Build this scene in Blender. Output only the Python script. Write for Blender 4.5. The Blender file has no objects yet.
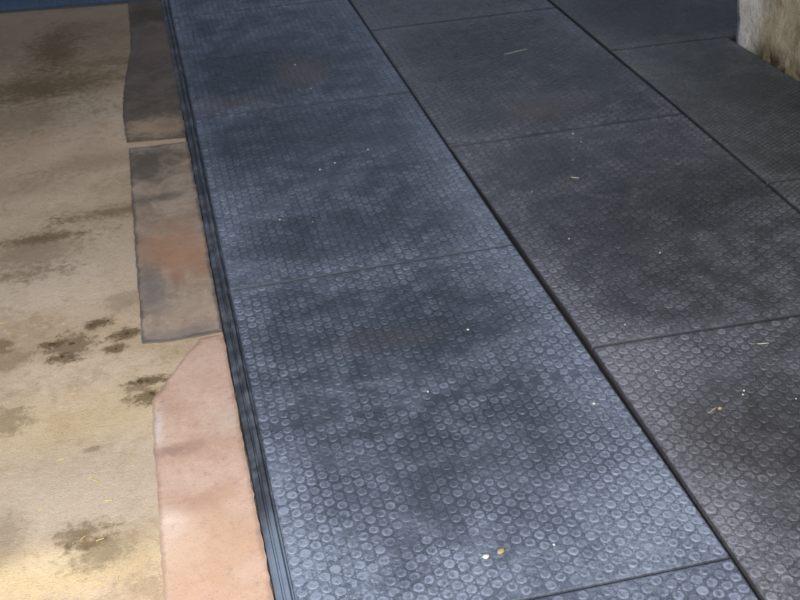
import bpy, math, random
import numpy as np
from mathutils import Vector, Matrix

random.seed(7)
rng = np.random.default_rng(7)
scn = bpy.context.scene
col = scn.collection

# ------------------------------------------------------------------ camera
H = 1.75
F, PITCH, YAW, ROLL = 1100.0, 0.5702, 0.2016, -0.0613
fw = Vector((math.sin(YAW)*math.cos(PITCH), math.cos(YAW)*math.cos(PITCH), -math.sin(PITCH)))
rt0 = Vector((math.cos(YAW), -math.sin(YAW), 0)); up0 = rt0.cross(fw)
rt = rt0*math.cos(ROLL) + up0*math.sin(ROLL); up = up0*math.cos(ROLL) - rt0*math.sin(ROLL)
cd = bpy.data.cameras.new('camera'); cam = bpy.data.objects.new('camera', cd); col.objects.link(cam)
cd.sensor_width = 36; cd.lens = 36*F/800; cd.clip_start = .02
cd.dof.use_dof = True; cd.dof.focus_distance = 2.4; cd.dof.aperture_fstop = 8.0
M = Matrix((rt, up, -fw)).transposed().to_4x4(); M.translation = (0, 0, H)
cam.matrix_world = M
scn.camera = cam

def at(px, py, z=0.0):
    """where the sight line through a photo pixel meets the height z"""
    d = fw + rt*((px-400)/F) - up*((py-300)/F)
    t = (z-H)/d.z
    return Vector((d.x*t, d.y*t, z))

# ------------------------------------------------------------------ helpers
def tag(o, label=None, cat=None, group=None, kind=None):
    if label: o['label'] = label
    if cat: o['category'] = cat
    if group: o['group'] = group
    if kind: o['kind'] = kind
    return o

def mesh_obj(name, verts, faces, mat, parent=None, smooth=True, loc=(0, 0, 0)):
    me = bpy.data.meshes.new(name)
    me.from_pydata([tuple(v) for v in verts], [], faces)
    if smooth: me.polygons.foreach_set('use_smooth', [True]*len(me.polygons))
    me.materials.append(mat); me.update()
    o = bpy.data.objects.new(name, me); col.objects.link(o)
    o.location = loc
    if parent: o.parent = parent
    return o

class NT:
    """small node-tree writer"""
    def __init__(s, name):
        s.m = bpy.data.materials.new(name); s.m.use_nodes = True
        s.t = s.m.node_tree; s.t.nodes.clear()
        s.out = s.n('ShaderNodeOutputMaterial'); s.b = s.n('ShaderNodeBsdfPrincipled')
        s.l(s.b.outputs[0], s.out.inputs[0])
        s.geo = s.n('ShaderNodeNewGeometry').outputs['Position']
    def n(s, ty, **kw):
        x = s.t.nodes.new(ty)
        for k, v in kw.items(): setattr(x, k, v)
        return x
    def l(s, a, b): s.t.links.new(a, b)
    def put(s, v, sock):
        if isinstance(v, bpy.types.NodeSocket): s.l(v, sock)
        else: sock.default_value = v
    def math(s, op, a, b=0.0, c=None, clamp=False):
        x = s.n('ShaderNodeMath', operation=op, use_clamp=clamp)
        s.put(a, x.inputs[0]); s.put(b, x.inputs[1])
        if c is not None: s.put(c, x.inputs[2])
        return x.outputs[0]
    def noise(s, scale, detail=4, rough=.6, vec=None, dist=0.0, off=(0, 0, 0)):
        mp = s.n('ShaderNodeMapping'); s.put(vec or s.geo, mp.inputs[0])
        mp.inputs['Location'].default_value = off
        x = s.n('ShaderNodeTexNoise'); s.l(mp.outputs[0], x.inputs['Vector'])
        if isinstance(scale, tuple):
            mp.inputs['Scale'].default_value = scale; scale = 1.0
        x.inputs['Scale'].default_value = scale; x.inputs['Detail'].default_value = detail
        x.inputs['Roughness'].default_value = rough; x.inputs['Distortion'].default_value = dist
        return x.outputs['Fac']
    def ramp(s, v, lo, hi, a=0.0, b=1.0):
        x = s.n('ShaderNodeMapRange', interpolation_type='SMOOTHSTEP')
        s.put(v, x.inputs[0]); s.put(lo, x.inputs[1]); s.put(hi, x.inputs[2])
        x.inputs[3].default_value = a; x.inputs[4].default_value = b
        return x.outputs[0]
    def mix(s, f, a, b, mode='MIX'):
        x = s.n('ShaderNodeMix', data_type='RGBA', blend_type=mode)
        s.put(f, x.inputs[0])
        for v, k in ((a, 6), (b, 7)):
            s.put((*v, 1) if isinstance(v, tuple) else v, x.inputs[k])
        return x.outputs[2]
    def attr(s, name):
        return s.n('ShaderNodeAttribute', attribute_name=name).outputs['Fac']
    def spot(s, px, py, rx, ry, wob=.5, soft=.5, rot=0.0, nz=None):
        """a soft-edged patch of colour on the floor: centre given as seen in the photo, radii in metres"""
        p = at(px, py)
        mp = s.n('ShaderNodeMapping', vector_type='TEXTURE')
        s.l(s.geo, mp.inputs[0])
        mp.inputs['Location'].default_value = (p.x, p.y, 0)
        mp.inputs['Rotation'].default_value = (0, 0, rot)
        mp.inputs['Scale'].default_value = (rx, ry, 1e3)
        ln = s.n('ShaderNodeVectorMath', operation='LENGTH'); s.l(mp.outputs[0], ln.inputs[0])
        d = s.math('MULTIPLY_ADD', nz, wob*2, ln.outputs['Value'])
        return s.ramp(d, 1.0+wob+soft, 1.0+wob-soft)
    def bump(s, h, strength, dist):
        x = s.n('ShaderNodeBump'); s.put(h, x.inputs['Height'])
        x.inputs['Strength'].default_value = strength; x.inputs['Distance'].default_value = dist
        s.l(x.outputs[0], s.b.inputs['Normal'])
    def fin(s, colr, rough, spec=.5):
        s.put((*colr, 1) if isinstance(colr, tuple) else colr, s.b.inputs['Base Color'])
        s.put(rough, s.b.inputs['Roughness']); s.b.inputs['Specular IOR Level'].default_value = spec
        return s.m

# ------------------------------------------------------------------ materials
def rubber(name, base, dust, dark_spots=(), light_spots=(), warm_spots=(), dust_amt=1.0, sheen=.4):
    k = NT(name)
    big = k.noise(2.3, 3, .55); mid = k.noise(8, 5, .65, dist=.4); fine = k.noise(110, 4, .75)
    speck = k.noise(300, 2, .5); patch = k.noise(5, 4, .6, off=(3, 7, 0))
    stud, rnd, edge = k.attr('stud'), k.attr('rnd'), k.attr('edge')
    c = k.mix(k.ramp(big, .38, .62), tuple(v*.8 for v in base), tuple(v*1.2 for v in base))
    d = k.math('ADD', k.ramp(mid, .36, .66, .08, .60), k.ramp(edge, .14, .0, 0, .30))
    for (x, y, rx, ry, a) in light_spots:
        d = k.math('MULTIPLY_ADD', k.spot(x, y, rx, ry, .8, .9, 0, mid), a, d)
    for (x, y, rx, ry, a) in dark_spots:
        f = k.math('MULTIPLY', k.spot(x, y, rx, ry, .8, .9, 0, mid), a)
        d = k.math('MULTIPLY', d, k.math('SUBTRACT', 1.0, f))
        c = k.mix(k.math('MULTIPLY', f, .8), c, tuple(v*.45 for v in base))
    # here the raised tops are rubbed pale, there the dust lies in the gaps
    top = k.math('MULTIPLY', stud, k.math('MULTIPLY_ADD', rnd, .9, .5))
    gap = k.math('MULTIPLY', k.math('SUBTRACT', 1.0, stud), .75)
    m = k.ramp(patch, .46, .64, 0, .42)
    w = k.math('ADD', k.math('MULTIPLY', top, k.math('SUBTRACT', 1.0, m)), k.math('MULTIPLY', gap, m))
    d = k.math('MULTIPLY', d, k.ramp(fine, .32, .66, .35, 1.35))
    d = k.math('ADD', k.math('MULTIPLY', d, k.math('MULTIPLY_ADD', w, .68, .46)), k.math('MULTIPLY', w, .10))
    c = k.mix(k.math('MULTIPLY', d, dust_amt, clamp=True), c, dust)
    for (x, y, rx, ry, a) in warm_spots:
        c = k.mix(k.math('MULTIPLY', k.spot(x, y, rx, ry, .6, .8, 0, mid), a), c, (.15, .115, .11))
    c = k.mix(k.ramp(speck, .66, .74, 0, .5), c, tuple(v*1.9 for v in dust))
    c = k.mix(k.ramp(edge, .0038, .0004, 0, .7), c, (.014, .015, .017))   # rims painted dark along the butt joints, as shade in the gaps
    r = k.ramp(mid, .3, .7, .40, .62)
    k.bump(k.math('ADD', fine, k.math('MULTIPLY', mid, 1.2)), .45, .005)
    return k.fin(c, r, sheen)

M_A = rubber('blue_grey_rubber', (.036, .048, .071), (.215, .254, .352),
    dark_spots=[(262, 72, .32, .30, .8), (285, 140, .36, .22, .55), (330, 235, .3, .12, .5), (430, 335, .30, .16, .55), (345, 330, .25, .2, .35), (560, 430, .25, .15, .35), (450, 490, .3, .15, .25)],
    light_spots=[(285, 560, .14, .28, .7), (470, 560, .5, .14, .35), (560, 345, .12, .5, .5), (470, 190, .12, .42, .5), (225, 230, .14, .3, .35), (650, 500, .16, .3, .5)],
    warm_spots=[(300, 75, .10, .14, .5), (230, 108, .16, .08, .3), (380, 345, .16, .05, .15)], dust_amt=1.0)
M_B = rubber('dark_grey_rubber', (.039, .043, .052), (.212, .222, .272),
    dark_spots=[(480, 45, .26, .35, .7), (610, 72, .2, .16, .5), (690, 195, .36, .22, .6), (620, 260, .22, .2, .4), (770, 430, .22, .14, .5), (560, 165, .2, .14, .3)],
    light_spots=[(480, 150, .12, .16, .3), (640, 370, .2, .14, .6), (560, 300, .1, .25, .35), (690, 480, .12, .4, .6)],
    warm_spots=[(545, 110, .16, .1, .35), (700, 450, .2, .2, .1)], dust_amt=.9)
M_C = rubber('charcoal_rubber', (.045, .050, .056), (.182, .195, .212),
    dark_spots=[(655, 15, .4, .4, .5), (770, 100, .4, .3, .4)],
    light_spots=[(630, 60, .14, .3, .5), (700, 105, .12, .3, .4)], dust_amt=.8)
M_D = rubber('deep_blue_rubber', (.030, .058, .105), (.08, .15, .26), dust_amt=.9)

def strip_mat():
    k = NT('edge_strip_rubber')
    mid = k.noise(14, 5, .6); fine = k.noise(120, 3, .6)
    c = k.mix(k.ramp(mid, .4, .7), (.038, .046, .062), (.125, .145, .185))
    c = k.mix(k.math('MULTIPLY', k.spot(285, 575, .03, .16, .3, .6, 0, mid), .7), c, (.20, .26, .36))
    k.bump(fine, .25, .003)
    return k.fin(c, .45, .5)
M_S = strip_mat()

def concrete():
    k = NT('bare_concrete')
    big = k.noise(1.6, 4, .6, dist=.4); mid = k.noise(7, 6, .7, dist=.5); fine = k.noise(38, 6, .75, dist=.3); grit = k.noise(190, 4, .7)
    blot = k.noise(16, 6, .75, dist=.8, off=(5, 2, 0))
    both = k.math('ADD', k.math('MULTIPLY', mid, .4), k.math('MULTIPLY', fine, .6))
    wobble = k.math('MULTIPLY_ADD', both, 3.2, -1.1)
    c = k.mix(k.ramp(big, .38, .62), (.50, .385, .27), (.62, .50, .38))
    c = k.mix(k.ramp(mid, .46, .68, 0, .55), c, (.40, .295, .19))
    c = k.mix(k.ramp(blot, .50, .68, 0, .5), c, (.34, .25, .155))
    c = k.mix(k.ramp(blot, .46, .30, 0, .4), c, (.72, .61, .50))
    c = k.mix(k.ramp(fine, .50, .70, 0, .45), c, (.35, .265, .175))
    c = k.mix(k.ramp(fine, .46, .28, 0, .45), c, (.78, .68, .56))
    for (x, y, rx, ry, a, cc) in [(60, 275, .5, .22, .45, (.62, .52, .44)), (60, 500, .45, .2, .6, (.48, .42, .355)),
                                  (30, 577, .26, .075, .8, (.72, .56, .33)), (88, 555, .13, .035, .5, (.74, .65, .48)),  # pale dust at the near left, with flash glare painted in
                                  (60, 150, .6, .2, .35, (.56, .40, .28)), (60, 20, .9, .75, .62, (.17, .12, .075)), (40, 70, .6, .5, .4, (.19, .13, .08)), (110, 300, .16, .12, .35, (.66, .54, .42)), (70, 420, .35, .1, .4, (.58, .47, .26))]:
        c = k.mix(k.math('MULTIPLY', k.spot(x, y, rx, ry, .7, .8, 0, wobble), a), c, cc)
    brown = (.135, .09, .045); wet = (.135, .092, .046)
    for (x, y, rx, ry, a, w) in STAINS:
        small = rx < .08 and y < 520
        f = k.spot(x, y, rx*1.1, ry*1.1, w*1.0, .45 if small else .75, 0, wobble)
        c = k.mix(k.math('MULTIPLY', f, a), c, wet if small else brown)
    c = k.mix(k.ramp(grit, .56, .68, 0, .5), c, (.20, .145, .09))
    c = k.mix(k.ramp(grit, .42, .32, 0, .35), c, (.74, .66, .52))
    # floor under the mats painted black, standing for shade in the gaps
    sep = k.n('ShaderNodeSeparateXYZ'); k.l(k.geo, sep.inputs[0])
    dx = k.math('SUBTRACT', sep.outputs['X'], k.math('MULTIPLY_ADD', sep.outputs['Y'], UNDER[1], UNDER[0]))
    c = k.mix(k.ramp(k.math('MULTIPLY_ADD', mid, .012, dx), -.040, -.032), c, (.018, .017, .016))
    k.bump(k.math('ADD', fine, k.math('MULTIPLY', grit, .5)), .5, .006)
    return k.fin(c, .85, .25)
STAINS = [(55, 48, .10, .20, .85, .8), (42, 87, .24, .13, .85, .7), (100, 62, .2, .05, .4, 1), (15, 120, .25, .16, .4, 1), (78, 28, .1, .1, .4, 1),
    (30, 252, .17, .13, .55, 1.1), (45, 238, .13, .025, .7, .9), (112, 212, .14, .04, .7, 1.2), (20, 275, .12, .035, .45, 1), (85, 165, .15, .06, .35, 1), (5, 190, .2, .08, .3, 1),
    (68, 347, .065, .05, .75, 1.1), (50, 345, .035, .018, .9, .8), (62, 358, .035, .02, .8, .8),
    (100, 323, .035, .022, .9, .9), (92, 327, .018, .022, .7, .8), (126, 334, .04, .028, .9, .9), (116, 348, .03, .02, .85, .9),
    (147, 381, .05, .02, .9, .9), (150, 396, .05, .03, .8, .9), (128, 300, .06, .05, .4, 1), (10, 360, .06, .04, .4, 1), (138, 388, .035, .02, .6, .9),
    (5, 420, .05, .05, .5, 1.1), (93, 449, .02, .010, .5, .8), (80, 535, .05, .035, .75, 1.1), (98, 552, .06, .04, .5, 1.1), (120, 545, .06, .05, .35, 1), (3, 345, .03, .03, .7, .9), (5, 540, .04, .07, .45, 1)]
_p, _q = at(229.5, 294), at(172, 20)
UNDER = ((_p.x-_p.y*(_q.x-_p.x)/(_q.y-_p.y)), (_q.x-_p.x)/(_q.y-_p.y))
M_floor = concrete()

def sheet_mat(name, base, pale, edge_c, spots=(), grey=.0, edge_amt=.8):
    k = NT(name)
    mid = k.noise(9, 6, .7, dist=.6); fine = k.noise(45, 6, .75, dist=.3); grit = k.noise(190, 4, .7)
    edge = k.attr('edge'); wobble = k.math('MULTIPLY_ADD', k.math('MULTIPLY_ADD', fine, .5, k.math('MULTIPLY', mid, .5)), 3.0, -1.0)
    c = k.mix(k.ramp(mid, .35, .68), base, pale)
    c = k.mix(k.ramp(fine, .50, .72, 0, .5), c, tuple(v*.6 for v in base))
    c = k.mix(k.ramp(fine, .46, .3, 0, .35), c, tuple(min(.9, v*1.35) for v in pale))
    for (x, y, rx, ry, a, cc) in spots:
        c = k.mix(k.math('MULTIPLY', k.spot(x, y, rx*1.1, ry*1.1, .8, .75, 0, wobble), a), c, cc)
    e = k.math('ADD', edge, k.math('MULTIPLY', k.math('SUBTRACT', mid, .5), .03))
    c = k.mix(k.ramp(e, .014, .001, 0, edge_amt), c, edge_c)
    c = k.mix(k.ramp(grit, .57, .68, 0, .45), c, tuple(v*.4 for v in base))
    k.bump(k.math('ADD', fine, k.math('MULTIPLY', grit, .4)), .3, .004)
    return k.fin(c, .75, .3)
M_s1 = sheet_mat('dark_brown_sheet', (.105, .082, .068), (.17, .135, .11), (.07, .06, .055),
                 [(160, 45, .09, .16, .6, (.18, .13, .10)), (145, 15, .14, .12, .8, (.07, .055, .035)), (157, 128, .12, .085, 1.0, (.40, .30, .21)), (168, 126, .04, .03, .5, (.22, .15, .10))], edge_amt=.4)
M_s2 = sheet_mat('brown_worn_sheet', (.29, .225, .175), (.42, .335, .27), (.10, .095, .095),
                 [(150, 165, .08, .12, .8, (.09, .08, .075)), (175, 160, .1, .05, .5, (.13, .09, .06)), (155, 200, .1, .03, .7, (.12, .10, .08)), (178, 255, .1, .15, .75, (.40, .21, .13)), (152, 290, .05, .11, .8, (.17, .16, .16)), (185, 335, .16, .03, .5, (.18, .17, .17)), (195, 310, .08, .06, .4, (.46, .36, .29))])
M_s3 = sheet_mat('pink_brown_sheet', (.50, .335, .27), (.58, .425, .355), (.24, .17, .14),
                 [(175, 545, .055, .075, .8, (.80, .68, .61)), (170, 520, .03, .03, .6, (.85, .74, .70)), (205, 560, .14, .14, .7, (.54, .36, .25)), (158, 430, .015, .07, .7, (.66, .58, .56)), (172, 452, .05, .018, .6, (.24, .15, .12)), (230, 420, .05, .05, .4, (.5, .44, .38)), (215, 370, .1, .08, .3, (.6, .44, .37)), (185, 505, .05, .03, .4, (.36, .2, .15))], edge_amt=.5)  # brightest spots are wet glare painted into the sheet colour

def wall_mat():
    k = NT('weathered_stone_wall')
    mid = k.noise(7, 6, .65, dist=.4); fine = k.noise(34, 6, .7); streak = k.noise((40, 40, 6), 4, .6)
    z = k.n('ShaderNodeSeparateXYZ'); k.l(k.geo, z.inputs[0])
    c = k.mix(k.ramp(mid, .38, .62), (.33, .26, .16), (.56, .48, .34))
    c = k.mix(k.ramp(streak, .5, .7, 0, .5), c, (.62, .57, .47))
    p = at(735, 44)
    far = k.ramp(z.outputs['Y'], p.y-.26, p.y-.08)            # paler plaster on the corner
    c = k.mix(k.math('MULTIPLY', far, k.ramp(fine, .3, .6, .5, .95)), c, (.86, .85, .82))
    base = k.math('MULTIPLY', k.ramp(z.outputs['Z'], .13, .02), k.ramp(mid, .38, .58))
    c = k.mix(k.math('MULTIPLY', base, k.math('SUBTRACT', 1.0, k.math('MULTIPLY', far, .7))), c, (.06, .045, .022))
    k.bump(k.math('ADD', fine, mid), .8, .02)
    return k.fin(c, .9, .2)
M_wall = wall_mat()

def plain(name, c1, c2, rough=.7):
    k = NT(name)
    return k.fin(k.mix(k.noise(60, 3, .6), c1, c2), rough, .3)
M_straw = plain('straw', (.52, .41, .14), (.66, .56, .27))
M_pale = plain('pale_straw', (.60, .55, .42), (.75, .72, .62))
M_crumb = plain('pale_crumb', (.50, .50, .48), (.75, .74, .70))
M_dung = plain('dark_muck', (.06, .042, .022), (.13, .09, .05), .9)
M_bud = plain('yellow_crumb', (.30, .24, .12), (.42, .36, .22))

# ------------------------------------------------------------------ floor
def grid(x0, x1, y0, y1, nx, ny, zf):
    v, f = [], []
    for j in range(ny+1):
        for i in range(nx+1):
            x = x0+(x1-x0)*i/nx; y = y0+(y1-y0)*j/ny
            v.append((x, y, zf(x, y)))
    for j in range(ny):
        for i in range(nx):
            a = j*(nx+1)+i; f.append((a, a+1, a+nx+2, a+nx+1))
    return v, f
v, f = grid(-3.5, 4.5, -2.5, 9, 80, 110, lambda x, y: 0.0)
tag(mesh_obj('floor', v, f, M_floor), kind='structure')

# ------------------------------------------------------------------ rubber mats
T = .014         # thickness
def wave(x, y):
    return .0010*math.sin(4.1*x+1.7*y+.5)+.0011*math.sin(2.3*y-3.3*x)+.0006*math.sin(9.5*x+7.1*y)

def make_mat(name, quad, mat, ncol, nseg, label, group, mid_crease=True, studs=True, seed=0):
    """quad: near-left, near-right, far-right, far-left corners on the floor"""
    r = np.random.default_rng(seed)
    o = (quad[0]+quad[1]+quad[2]+quad[3])/4; o.z = 0
    q = [p-o for p in quad]
    gap = .0017 if mid_crease else .0031
    W = ((q[1]-q[0]).length+(q[2]-q[3]).length)/2; L = ((q[3]-q[0]).length+(q[2]-q[1]).length)/2
    def P(u, w):
        u = gap/W+u*(1-2*gap/W); w = gap/L+w*(1-2*gap/L)
        a = q[0].lerp(q[1], u); b = q[3].lerp(q[2], u); p = a.lerp(b, w)
        return p.x, p.y
    def Z(u, w, x, y):
        z = T + wave(x+o.x, y+o.y)
        if mid_crease: z -= .0022*math.exp(-((w-.5)*L/.012)**2)
        e = min(u*W, (1-u)*W, w*L, (1-w)*L)
        z -= .003*math.exp(-e/.006)
        z += .0012*math.exp(-e/.05)
        return z
    V, Fc, S, R, E = [], [], [], [], []
    def add(x, y, z, s, rd, e):
        V.append((x, y, z)); S.append(s); R.append(rd); E.append(e); return len(V)-1
    # pad with rounded rim
    us = [0, .006/W, .014/W]; us = us + list(np.linspace(.03, .97, 26)) + [1-t for t in reversed(us)]
    ws = [0, .006/L, .014/L]; ws = ws + list(np.linspace(.02, .485, 20)) + [.493, .5, .507] + list(np.linspace(.515, .98, 20)) + [1-t for t in reversed(ws)]
    nu, nw = len(us), len(ws)
    for w in ws:
        for u in us:
            x, y = P(u, w); add(x, y, Z(u, w, x, y), 0, .5, min(u, 1-u, w*L/W, (1-w)*L/W))
    for j in range(nw-1):
        for i in range(nu-1):
            a = j*nu+i; Fc.append((a, a+1, a+nu+1, a+nu))
    loop = [i for i in range(nu)]+[j*nu+nu-1 for j in range(1, nw)]+[(nw-1)*nu+i for i in range(nu-2, -1, -1)]+[j*nu for j in range(nw-2, 0, -1)]
    low = [add(V[i][0], V[i][1], .0005, 0, .5, 0) for i in loop]
    n = len(loop)
    for i in range(n):
        Fc.append((loop[i], low[i], low[(i+1) % n], loop[(i+1) % n]))
    if studs:
        m = .004
        pc = (W-2*m)/ncol
        pr = pc*1.2
        nr = int((L-2*m)/pr); pr = (L-2*m)/nr
        rad = pc*.53
        prof = ((1.0, -.0006, 0.0), (.92, .0014, .55), (.78, .0024, 1.0), (.58, .0021, .80), (.30, .0012, .42))
        for i in range(ncol):
            for j in range(nr+(0 if i % 2 else 1)):
                cu = m+pc*(i+.5); cw = m+pr*(j+(.5 if i % 2 else 0.0))
                if i % 2 == 0 and (j == 0 or j == nr): continue
                u, w = cu/W, cw/L
                if mid_crease and abs(cw-L/2) < .008: continue
                x, y = P(u, w)
                x += r.normal()*.0006; y += r.normal()*.0006
                z = Z(u, w, x, y); rd = float(r.random())
                hh = (.35+.75*r.random())*(.9+.3*math.sin(5.1*(x+o.x)+1.3*seed)*math.sin(4.3*(y+o.y)+seed)); rr = rad*(.90+.10*r.random())
                e = min(u, 1-u, w*L/W, (1-w)*L/W)
                tx, ty = r.normal()*.05, r.normal()*.05
                rings = []
                for (pf, pz, ps) in prof:
                    ring = []
                    for k in range(nseg):
                        a = 2*math.pi*k/nseg
                        dx, dy = math.cos(a)*pf*rr, math.sin(a)*pf*rr
                        ring.append(add(x+dx, y+dy, z+pz*hh+(dx*tx+dy*ty if pz > 0 else 0), ps, rd, e))
                    rings.append(ring)
                for ra, rb in zip(rings, rings[1:]):
                    for k in range(nseg):
                        k2 = (k+1) % nseg
                        Fc.append((ra[k], ra[k2], rb[k2], rb[k]))
                Fc.append(tuple(rings[-1]))
                for (du, dw) in ((pc/3, pr/2), (-pc/3, pr/2)):     # pips in the gaps between studs
                    if r.random() < .5 or not (.01 < cu+du < W-.01 and cw+dw < L-.01): continue
                    x2, y2 = P((cu+du)/W, (cw+dw)/L); z2 = Z((cu+du)/W, (cw+dw)/L, x2, y2)
                    rg = [add(x2+.0034*math.cos(k*1.2566), y2+.0034*math.sin(k*1.2566), z2-.0003, .2, rd, e) for k in range(5)]
                    tp = add(x2, y2, z2+.0019, 1.0, rd, e)
                    for k in range(5): Fc.append((rg[k], rg[(k+1) % 5], tp))
    ob = mesh_obj(name, V, Fc, mat, loc=(o.x, o.y, 0))
    for nm, d in (('stud', S), ('rnd', R), ('edge', E)):
        a = ob.data.attributes.new(nm, 'FLOAT', 'POINT'); a.data.foreach_set('value', d)
    return tag(ob, label, 'mat', group)

L = 1.376*1.0
up_y = Vector((0, L, 0))
# seam ends, left and right, for each row
A = {0: (at(304, 649), at(731, 562)), 1: (at(229.5, 294), at(514, 248)), 2: (at(194, 122), at(411.5, 95)), 3: (at(172, 20), at(347.5, 1))}
A[-1] = tuple(p-up_y for p in A[0]); A[4] = tuple(p+up_y for p in A[3])
B = {0: (at(591, 352), at(900, 302)), 1: (at(449, 150), at(683, 117)), 2: (at(370, 34), at(557, 10))}
B[-1] = tuple(p-up_y for p in B[0]); B[3] = tuple(p+up_y for p in B[2])
wc = at(734, 44.5); wd = at(800, 85)                         # foot of the stone wall
wdir = (wd-wc).normalized()
def on_wall(y): return wc+wdir*((y-wc.y)/wdir.y)
C0, C1 = at(766, 187), at(610, 53.5)
C = {0: (C0, on_wall(C0.y-.02)), 1: (C1, Vector((wc.x, at(734, 39).y, 0)))}
C[-1] = (C0-up_y, on_wall((C0-up_y).y))
rowG = 'studded rubber mats of the left row beside the concrete'
rowB = 'studded rubber mats of the middle row'
rowC = 'studded rubber mats of the right row by the stone wall'
def quad(d, k): return [d[k][0].copy(), d[k][1].copy(), d[k+1][1].copy(), d[k+1][0].copy()]
matsA = {}
for k, lab in ((-1, 'blue-grey studded rubber mat cut by the bottom edge, nearest of the left row'),
               (0, 'large blue-grey studded rubber mat with ribbed edge beside the pinkish brown sheet'),
               (1, 'blue-grey studded rubber mat with ribbed edge beside the worn brown rectangular sheet'),
               (2, 'dark blue-grey studded rubber mat with ribbed edge beside the dark brown sheet'),
               (3, 'blue-grey studded rubber mat at the top edge, farthest of the left row')):
    matsA[k] = make_mat('rubber_mat', quad(A, k), M_A, 34, 12 if k < 2 else 8, lab, rowG, seed=10+k)
for k, lab in ((-1, 'dark grey studded rubber mat at the right bottom, nearest of the middle row'),
               (0, 'large dark grey studded rubber mat at the centre right, full mat in the middle row'),
               (1, 'dark grey studded rubber mat with a long pale straw lying on it'),
               (2, 'dark grey studded rubber mat at the top edge, farthest of the middle row')):
    make_mat('rubber_mat', quad(B, k), M_B, 34, 12 if k < 1 else 8, lab, rowB, seed=20+k, mid_crease=False)
# right row: the near two butt against the wall, the far one runs on past its corner
make_mat('rubber_mat', quad(C, -1), M_C, 34, 8, 'charcoal rubber mat at the right edge, only a small corner showing', rowC, seed=30, mid_crease=False)
make_mat('rubber_mat', quad(C, 0), M_C, 33, 8, 'charcoal studded rubber mat lying along the foot of the stone wall', rowC, seed=31, mid_crease=False)
c1r = C1+(C[1][1]-C1)*2.2
make_mat('rubber_mat', [C1.copy(), c1r, c1r+up_y, C1+up_y], M_C, 60, 8, 'charcoal rubber mat running behind the corner of the stone wall', rowC, seed=32, mid_crease=False)

# ribbed edging moulded along the left side of the left row
PROF = ((-.037, .0006), (-.036, .006), (-.030, .0085), (-.0225, .0115), (-.0205, .0055), (-.0170, .0055), (-.0150, .0135), (-.012, .0155), (-.006, .0155), (-.004, .012), (-.002, .004), (.003, .004), (.003, .0006))
for k in range(-1, 4):
    a, b = A[k][0], A[k+1][0]
    root = matsA[k]; nseg = 24
    V, Fc = [], []
    for j in range(nseg+1):
        t = (.0035+(1-.007/L)*0) if False else j/nseg
        p = a.lerp(b, .0012+t*(1-.0024))
        for (dx, z) in PROF:
            V.append((p.x+dx+.0006*math.sin(j*.7+k)-root.location.x, p.y-root.location.y, z))
    n = len(PROF)
    for j in range(nseg):
        for i in range(n-1):
            s = j*n+i; Fc.append((s, s+n, s+n+1, s+1))
    Fc.append(tuple(range(n))); Fc.append(tuple(reversed(range(nseg*n, nseg*n+n))))
    e = mesh_obj('edge_strip', V, Fc, M_S, parent=root, smooth=False)
    e['label'] = 'smooth ribbed edge strip'

# blue mat laid across at the far left
b0, b1 = at(-60, 18), at(161, 1)
d = Vector((0, .8, 0))
make_mat('rubber_mat', [b0, b1, b1+d, b0+d], M_D, 34, 8, 'deep blue rubber mat crossing the top left corner beyond the concrete', None, seed=40, mid_crease=False)

# ------------------------------------------------------------------ flat worn sheets on the concrete
def sheet(name, px, mat, label, th=.004, step=.02, rag=.0012, seed=0):
    r = np.random.default_rng(seed)
    pts = [at(*p) for p in px]
    c = sum(pts, Vector())/len(pts)
    out = []
    for i, p in enumerate(pts):                       # ragged cut edge
        q = pts[(i+1) % len(pts)]; n = max(1, int((q-p).length/step))
        for k in range(n):
            s = p.lerp(q, k/n)
            if k: s = s+Vector((r.normal()*rag, r.normal()*rag, 0))
            out.append(s-c)
    from mathutils.geometry import delaunay_2d_cdt
    n = len(out)
    P = np.array([(p.x, p.y) for p in out]); Q = np.roll(P, -1, 0)
    def dist(a):
        t = np.clip(((a-P)*(Q-P)).sum(1)/((Q-P)**2).sum(1), 0, 1)
        return float(np.sqrt((((P+(Q-P)*t[:, None])-a)**2).sum(1)).min())
    pts2 = [Vector((p.x, p.y)) for p in out]
    g = .012
    for gx in np.arange(P[:, 0].min(), P[:, 0].max(), g):
        for gy in np.arange(P[:, 1].min(), P[:, 1].max(), g):
            if dist(np.array((gx, gy))) > .004: pts2.append(Vector((gx+r.normal()*.001, gy+r.normal()*.001)))
    vs, _, fs, *_r = delaunay_2d_cdt(pts2, [], [list(range(n))], 1, 1e-6)
    V, E, Fc = [], [], [tuple(f_) for f_ in fs]
    for p in vs:
        dd = dist(np.array((p.x, p.y)))
        V.append((p.x, p.y, th-.001*math.exp(-dd/.003)+.0006*math.sin(p.x*31)*math.sin(p.y*23))); E.append(dd)
    nb = len(V)
    for p in out: V.append((p.x, p.y, th-.001)); V.append((p.x, p.y, .0002)); E += [0, 0]
    for k in range(n):
        a_, b_ = nb+2*k, nb+2*((k+1) % n); Fc.append((a_, a_+1, b_+1, b_))
    o = mesh_obj(name, V, Fc, mat, loc=(c.x, c.y, 0))
    a = o.data.attributes.new('edge', 'FLOAT', 'POINT'); a.data.foreach_set('value', E)
    return tag(o, label, 'sheet')
sheet('worn_sheet', [(128, 3), (130, 25), (131, 50), (126, 75), (123.5, 95), (123, 118), (127, 143), (186.5, 138), (183, 116), (176.6, 80), (170, 45), (162.5, 1)], M_s1,
      'dark brown worn flat sheet with a tan end, farthest along the mat edge', seed=1)
sheet('worn_sheet', [(129, 150), (135, 245), (142.5, 344), (170, 342), (197, 337), (222.5, 332), (206, 240), (188, 143)], M_s2,
      'brown grey rectangular worn sheet with dark edges, middle one along the mat edge', th=.007, seed=2)
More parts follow.
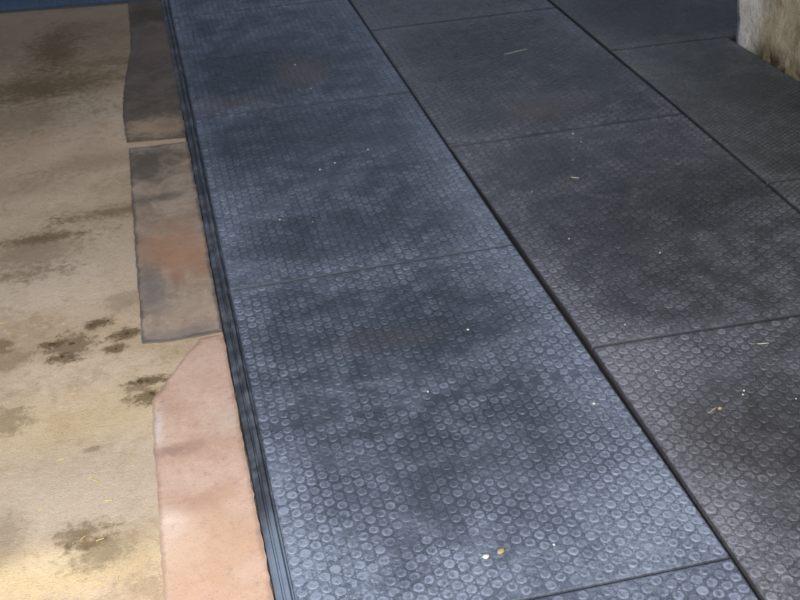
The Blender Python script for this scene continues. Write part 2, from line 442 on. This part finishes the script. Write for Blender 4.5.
sheet('worn_sheet', [(199, 340.5), (178, 368), (152.5, 402), (153, 430), (156, 470), (160, 530), (163, 580), (164, 640), (281, 640), (274, 600), (258, 520), (240, 425), (223.5, 335.5)], M_s3,
      'pinkish brown worn sheet with slanted far end, nearest along the mat edge', th=.006, seed=3)

# ------------------------------------------------------------------ stone wall on the right
def make_wall():
    r = np.random.default_rng(5)
    n_ = Vector((-wdir.y, wdir.x, 0));
    if n_.x > 0: n_ = -n_                              # towards the mats
    Ld, Tk, Hh = 4.6, .55, 2.3
    # outline ring in plan: face along the mats, then round the back
    per = []
    for t in np.linspace(0, 1, 150): per.append((wc+wdir*(t*Ld if wdir.y < 0 else -t*Ld), n_))
    end = per[-1][0]
    back = [(end-n_*Tk*t, -wdir) for t in np.linspace(.1, 1, 5)]
    far = [(end-n_*Tk+(wc-end)*t, -n_) for t in np.linspace(.05, 1, 20)]
    side = [(wc-n_*Tk*(1-t), (wc-end).normalized()) for t in np.linspace(.06, .97, 18)]
    per += back+far+side
    zs = list(np.linspace(0, .6, 26))+list(np.linspace(.65, Hh, 18))
    V, Fc = [], []
    from mathutils import noise as nz
    for z in zs:
        for (p, nn) in per:
            d = .010*nz.noise(Vector((p.x*5, p.y*5, z*5)))+.010*nz.noise(Vector((p.x*17, p.y*17, z*15)))-.004
            if z < .02: d = min(d, .002)
            q = p+nn*d-n_*z*.02+(wc-end).normalized()*min(z, .3)*.12
            V.append((q.x, q.y, z))
    n = len(per)
    for j in range(len(zs)-1):
        for i in range(n):
            i2 = (i+1) % n
            Fc.append((j*n+i, (j+1)*n+i, (j+1)*n+i2, j*n+i2))
    Fc.append(tuple(range((len(zs)-1)*n, len(zs)*n)))
    tag(mesh_obj('wall_right', V, Fc, M_wall), kind='structure')
make_wall()

# ------------------------------------------------------------------ straw, crumbs and muck
def straw_mesh(length, wid, bend, mat, name):
    V, Fc = [], []
    n = 8
    for i in range(n+1):
        t = i/n-.5
        x, y, z = t*length, bend*math.sin(t*3)*length, .0012+.002*(t+.5)**2
        w = wid*(1-.5*abs(t))
        for a in range(5):
            an = 2*math.pi*a/5
            V.append((x, y+math.cos(an)*w, z+math.sin(an)*w*.6))
    for i in range(n):
        for a in range(5):
            Fc.append((i*5+a, i*5+(a+1) % 5, (i+1)*5+(a+1) % 5, (i+1)*5+a))
    Fc.append((4, 3, 2, 1, 0)); Fc.append(tuple(n*5+a for a in range(5)))
    return mesh_obj(name, V, Fc, mat)
def crumb_mesh(name, r, mat, seed, flat=.55):
    from mathutils import noise as nz
    V, Fc = [], []
    nu, nv = 10, 6
    for j in range(1, nv):
        for i in range(nu):
            th, ph = math.pi*j/nv, 2*math.pi*i/nu
            p = Vector((math.sin(th)*math.cos(ph), math.sin(th)*math.sin(ph), math.cos(th)))
            k = r*(1+.55*nz.noise(p*1.7+Vector((seed, 0, 0))))
            V.append((p.x*k, p.y*k*.75, max(0, p.z*k*flat+r*flat*.7)))
    V += [(0, 0, r*flat*1.6), (0, 0, 0)]
    for j in range(nv-2):
        for i in range(nu):
            i2 = (i+1) % nu
            Fc.append((j*nu+i, (j+1)*nu+i, (j+1)*nu+i2, j*nu+i2))
    a, b = len(V)-2, len(V)-1
    for i in range(nu):
        i2 = (i+1) % nu
        Fc.append((a, i, i2)); Fc.append((b, (nv-2)*nu+i2, (nv-2)*nu+i))
    return mesh_obj(name, V, Fc, mat)
first = {}
def scatter(key, make, spots, z, label, cat, group):
    for i, (x, y, sc, rz) in enumerate(spots):
        if key not in first: o = first[key] = make()
        else: o = first[key].copy(); col.objects.link(o)
        o.location = at(x, y, z); o.rotation_euler = (0, 0, rz); o.scale = (sc,)*3
        tag(o, label, cat, group)
R = random.uniform
floor_straw = [(56, 217), (128, 283), (3, 323), (39, 300), (66, 377), (89, 389), (78, 396), (127, 359), (24, 409), (61, 460), (96, 481), (108, 501), (128, 461), (39, 454), (40, 510), (100, 540), (148, 558), (111, 569), (98, 584), (83, 538), (115, 322), (12, 74), (90, 478), (118, 580), (72, 394)]
scatter('s', lambda: straw_mesh(.020, .0017, .12, M_straw, 'straw_scrap'), [(x, y, R(.45, 1.15), R(-1.3, 1.5)) for x, y in floor_straw], 0,
        'tiny yellow straw scrap lying on the bare concrete', 'straw', 'straw scraps on the bare concrete')
Zt = T+.004
scatter('c', lambda: crumb_mesh('pale_crumb', .0042, M_crumb, 1.0), [(x, y, R(.6, 1.1), R(0, 3)) for x, y in
        [(295, 65), (311, 89), (299, 90), (246, 108), (335, 163), (320, 170), (280, 220), (428, 392), (594, 404), (554, 545), (313, 222), (468, 330), (368, 150)]], Zt,
        'tiny pale crumb lying on the blue-grey left row of mats', 'crumb', 'pale crumbs on the left row of mats')
scatter('d', lambda: crumb_mesh('pale_crumb', .0042, M_crumb, 3.0), [(x, y, R(.6, 1.1), R(0, 3)) for x, y in
        [(569, 239), (656, 371), (625, 325), (573, 160), (532, 192), (743, 395), (796, 399), (744, 391), (573, 134), (581, 142), (660, 253)]], Zt,
        'tiny pale crumb lying on the dark grey middle row of mats', 'crumb', 'pale crumbs on the middle row of mats')
def single(o, x, y, z, rz, label, cat):
    o.location = at(x, y, z); o.rotation_euler = (0, 0, rz); tag(o, label, cat)
single(straw_mesh(.115, .0016, .03, M_pale, 'straw_stalk'), 516, 52, Zt, .12, 'long pale straw stalk lying flat on the far dark grey mat', 'straw')
single(straw_mesh(.03, .002, .1, M_pale, 'straw_stalk'), 575, 178, Zt, -.9, 'short thick white straw bit on the large dark grey mat', 'straw')
single(straw_mesh(.03, .0015, .1, M_pale, 'straw_stalk'), 763, 344, Zt, -.5, 'short pale straw beside the mat seam near the right edge', 'straw')
single(straw_mesh(.03, .0012, .1, M_straw, 'straw_stalk'), 712, 411, Zt, .2, 'thin yellow straw on the nearest dark grey mat at right', 'straw')
single(crumb_mesh('feed_crumb', .006, M_bud, 5.0), 720, 409, Zt, .3, 'small yellow green crumb next to the thin straw at right', 'crumb')
single(crumb_mesh('feed_crumb', .0095, M_bud, 7.0, .4), 501, 552, Zt-.001, .5, 'yellow brown crumb on the blue-grey mat near the bottom', 'crumb')
single(crumb_mesh('feed_crumb', .0085, M_crumb, 9.0, .35), 486, 557, Zt-.001, .2, 'greyish pale crumb just left of the yellow brown crumb', 'crumb')
scatter('m', lambda: crumb_mesh('muck_clump', .0075, M_dung, 2.0, .2), [(x, y, R(.6, 1.2), R(0, 3)) for x, y in
        [(52, 345), (108, 321), (91, 326), (127, 334), (116, 349), (147, 381), (152, 394), (62, 357), (72, 344), (140, 382)]], 0,
        'small dark clump of muck on the stained concrete', 'muck', 'muck clumps on the concrete')

# ------------------------------------------------------------------ light: flash-like key near the camera, unseen cool light beyond
def area(name, loc, target, sx, sy, power, colr):
    ld = bpy.data.lights.new(name, 'AREA'); ld.shape = 'RECTANGLE'; ld.size = sx; ld.size_y = sy
    ld.energy = power; ld.color = colr
    o = bpy.data.objects.new(name, ld); col.objects.link(o); o.location = loc
    o.rotation_euler = (Vector(target)-Vector(loc)).to_track_quat('-Z', 'Y').to_euler()
area('near_camera_light', (-.45, -.3, 1.95), (0, 2.0, 0),   .8, .8, 172, (1.0, .96, .90))  # unseen key light near the camera, falling off like a flash
area('far_cool_light', (2.2, 8.5, 2.6), (.6, 2.5, 0), 2.5, 1.5, 22, (.62, .78, 1.0))  # unseen cool light from the far side
w = bpy.data.worlds.new('world'); scn.world = w; w.use_nodes = True
w.node_tree.nodes['Background'].inputs[0].default_value = (.70, .80, 1.0, 1)
w.node_tree.nodes['Background'].inputs[1].default_value = .20
scn.view_settings.view_transform = 'Standard'
scn.view_settings.look = 'None'
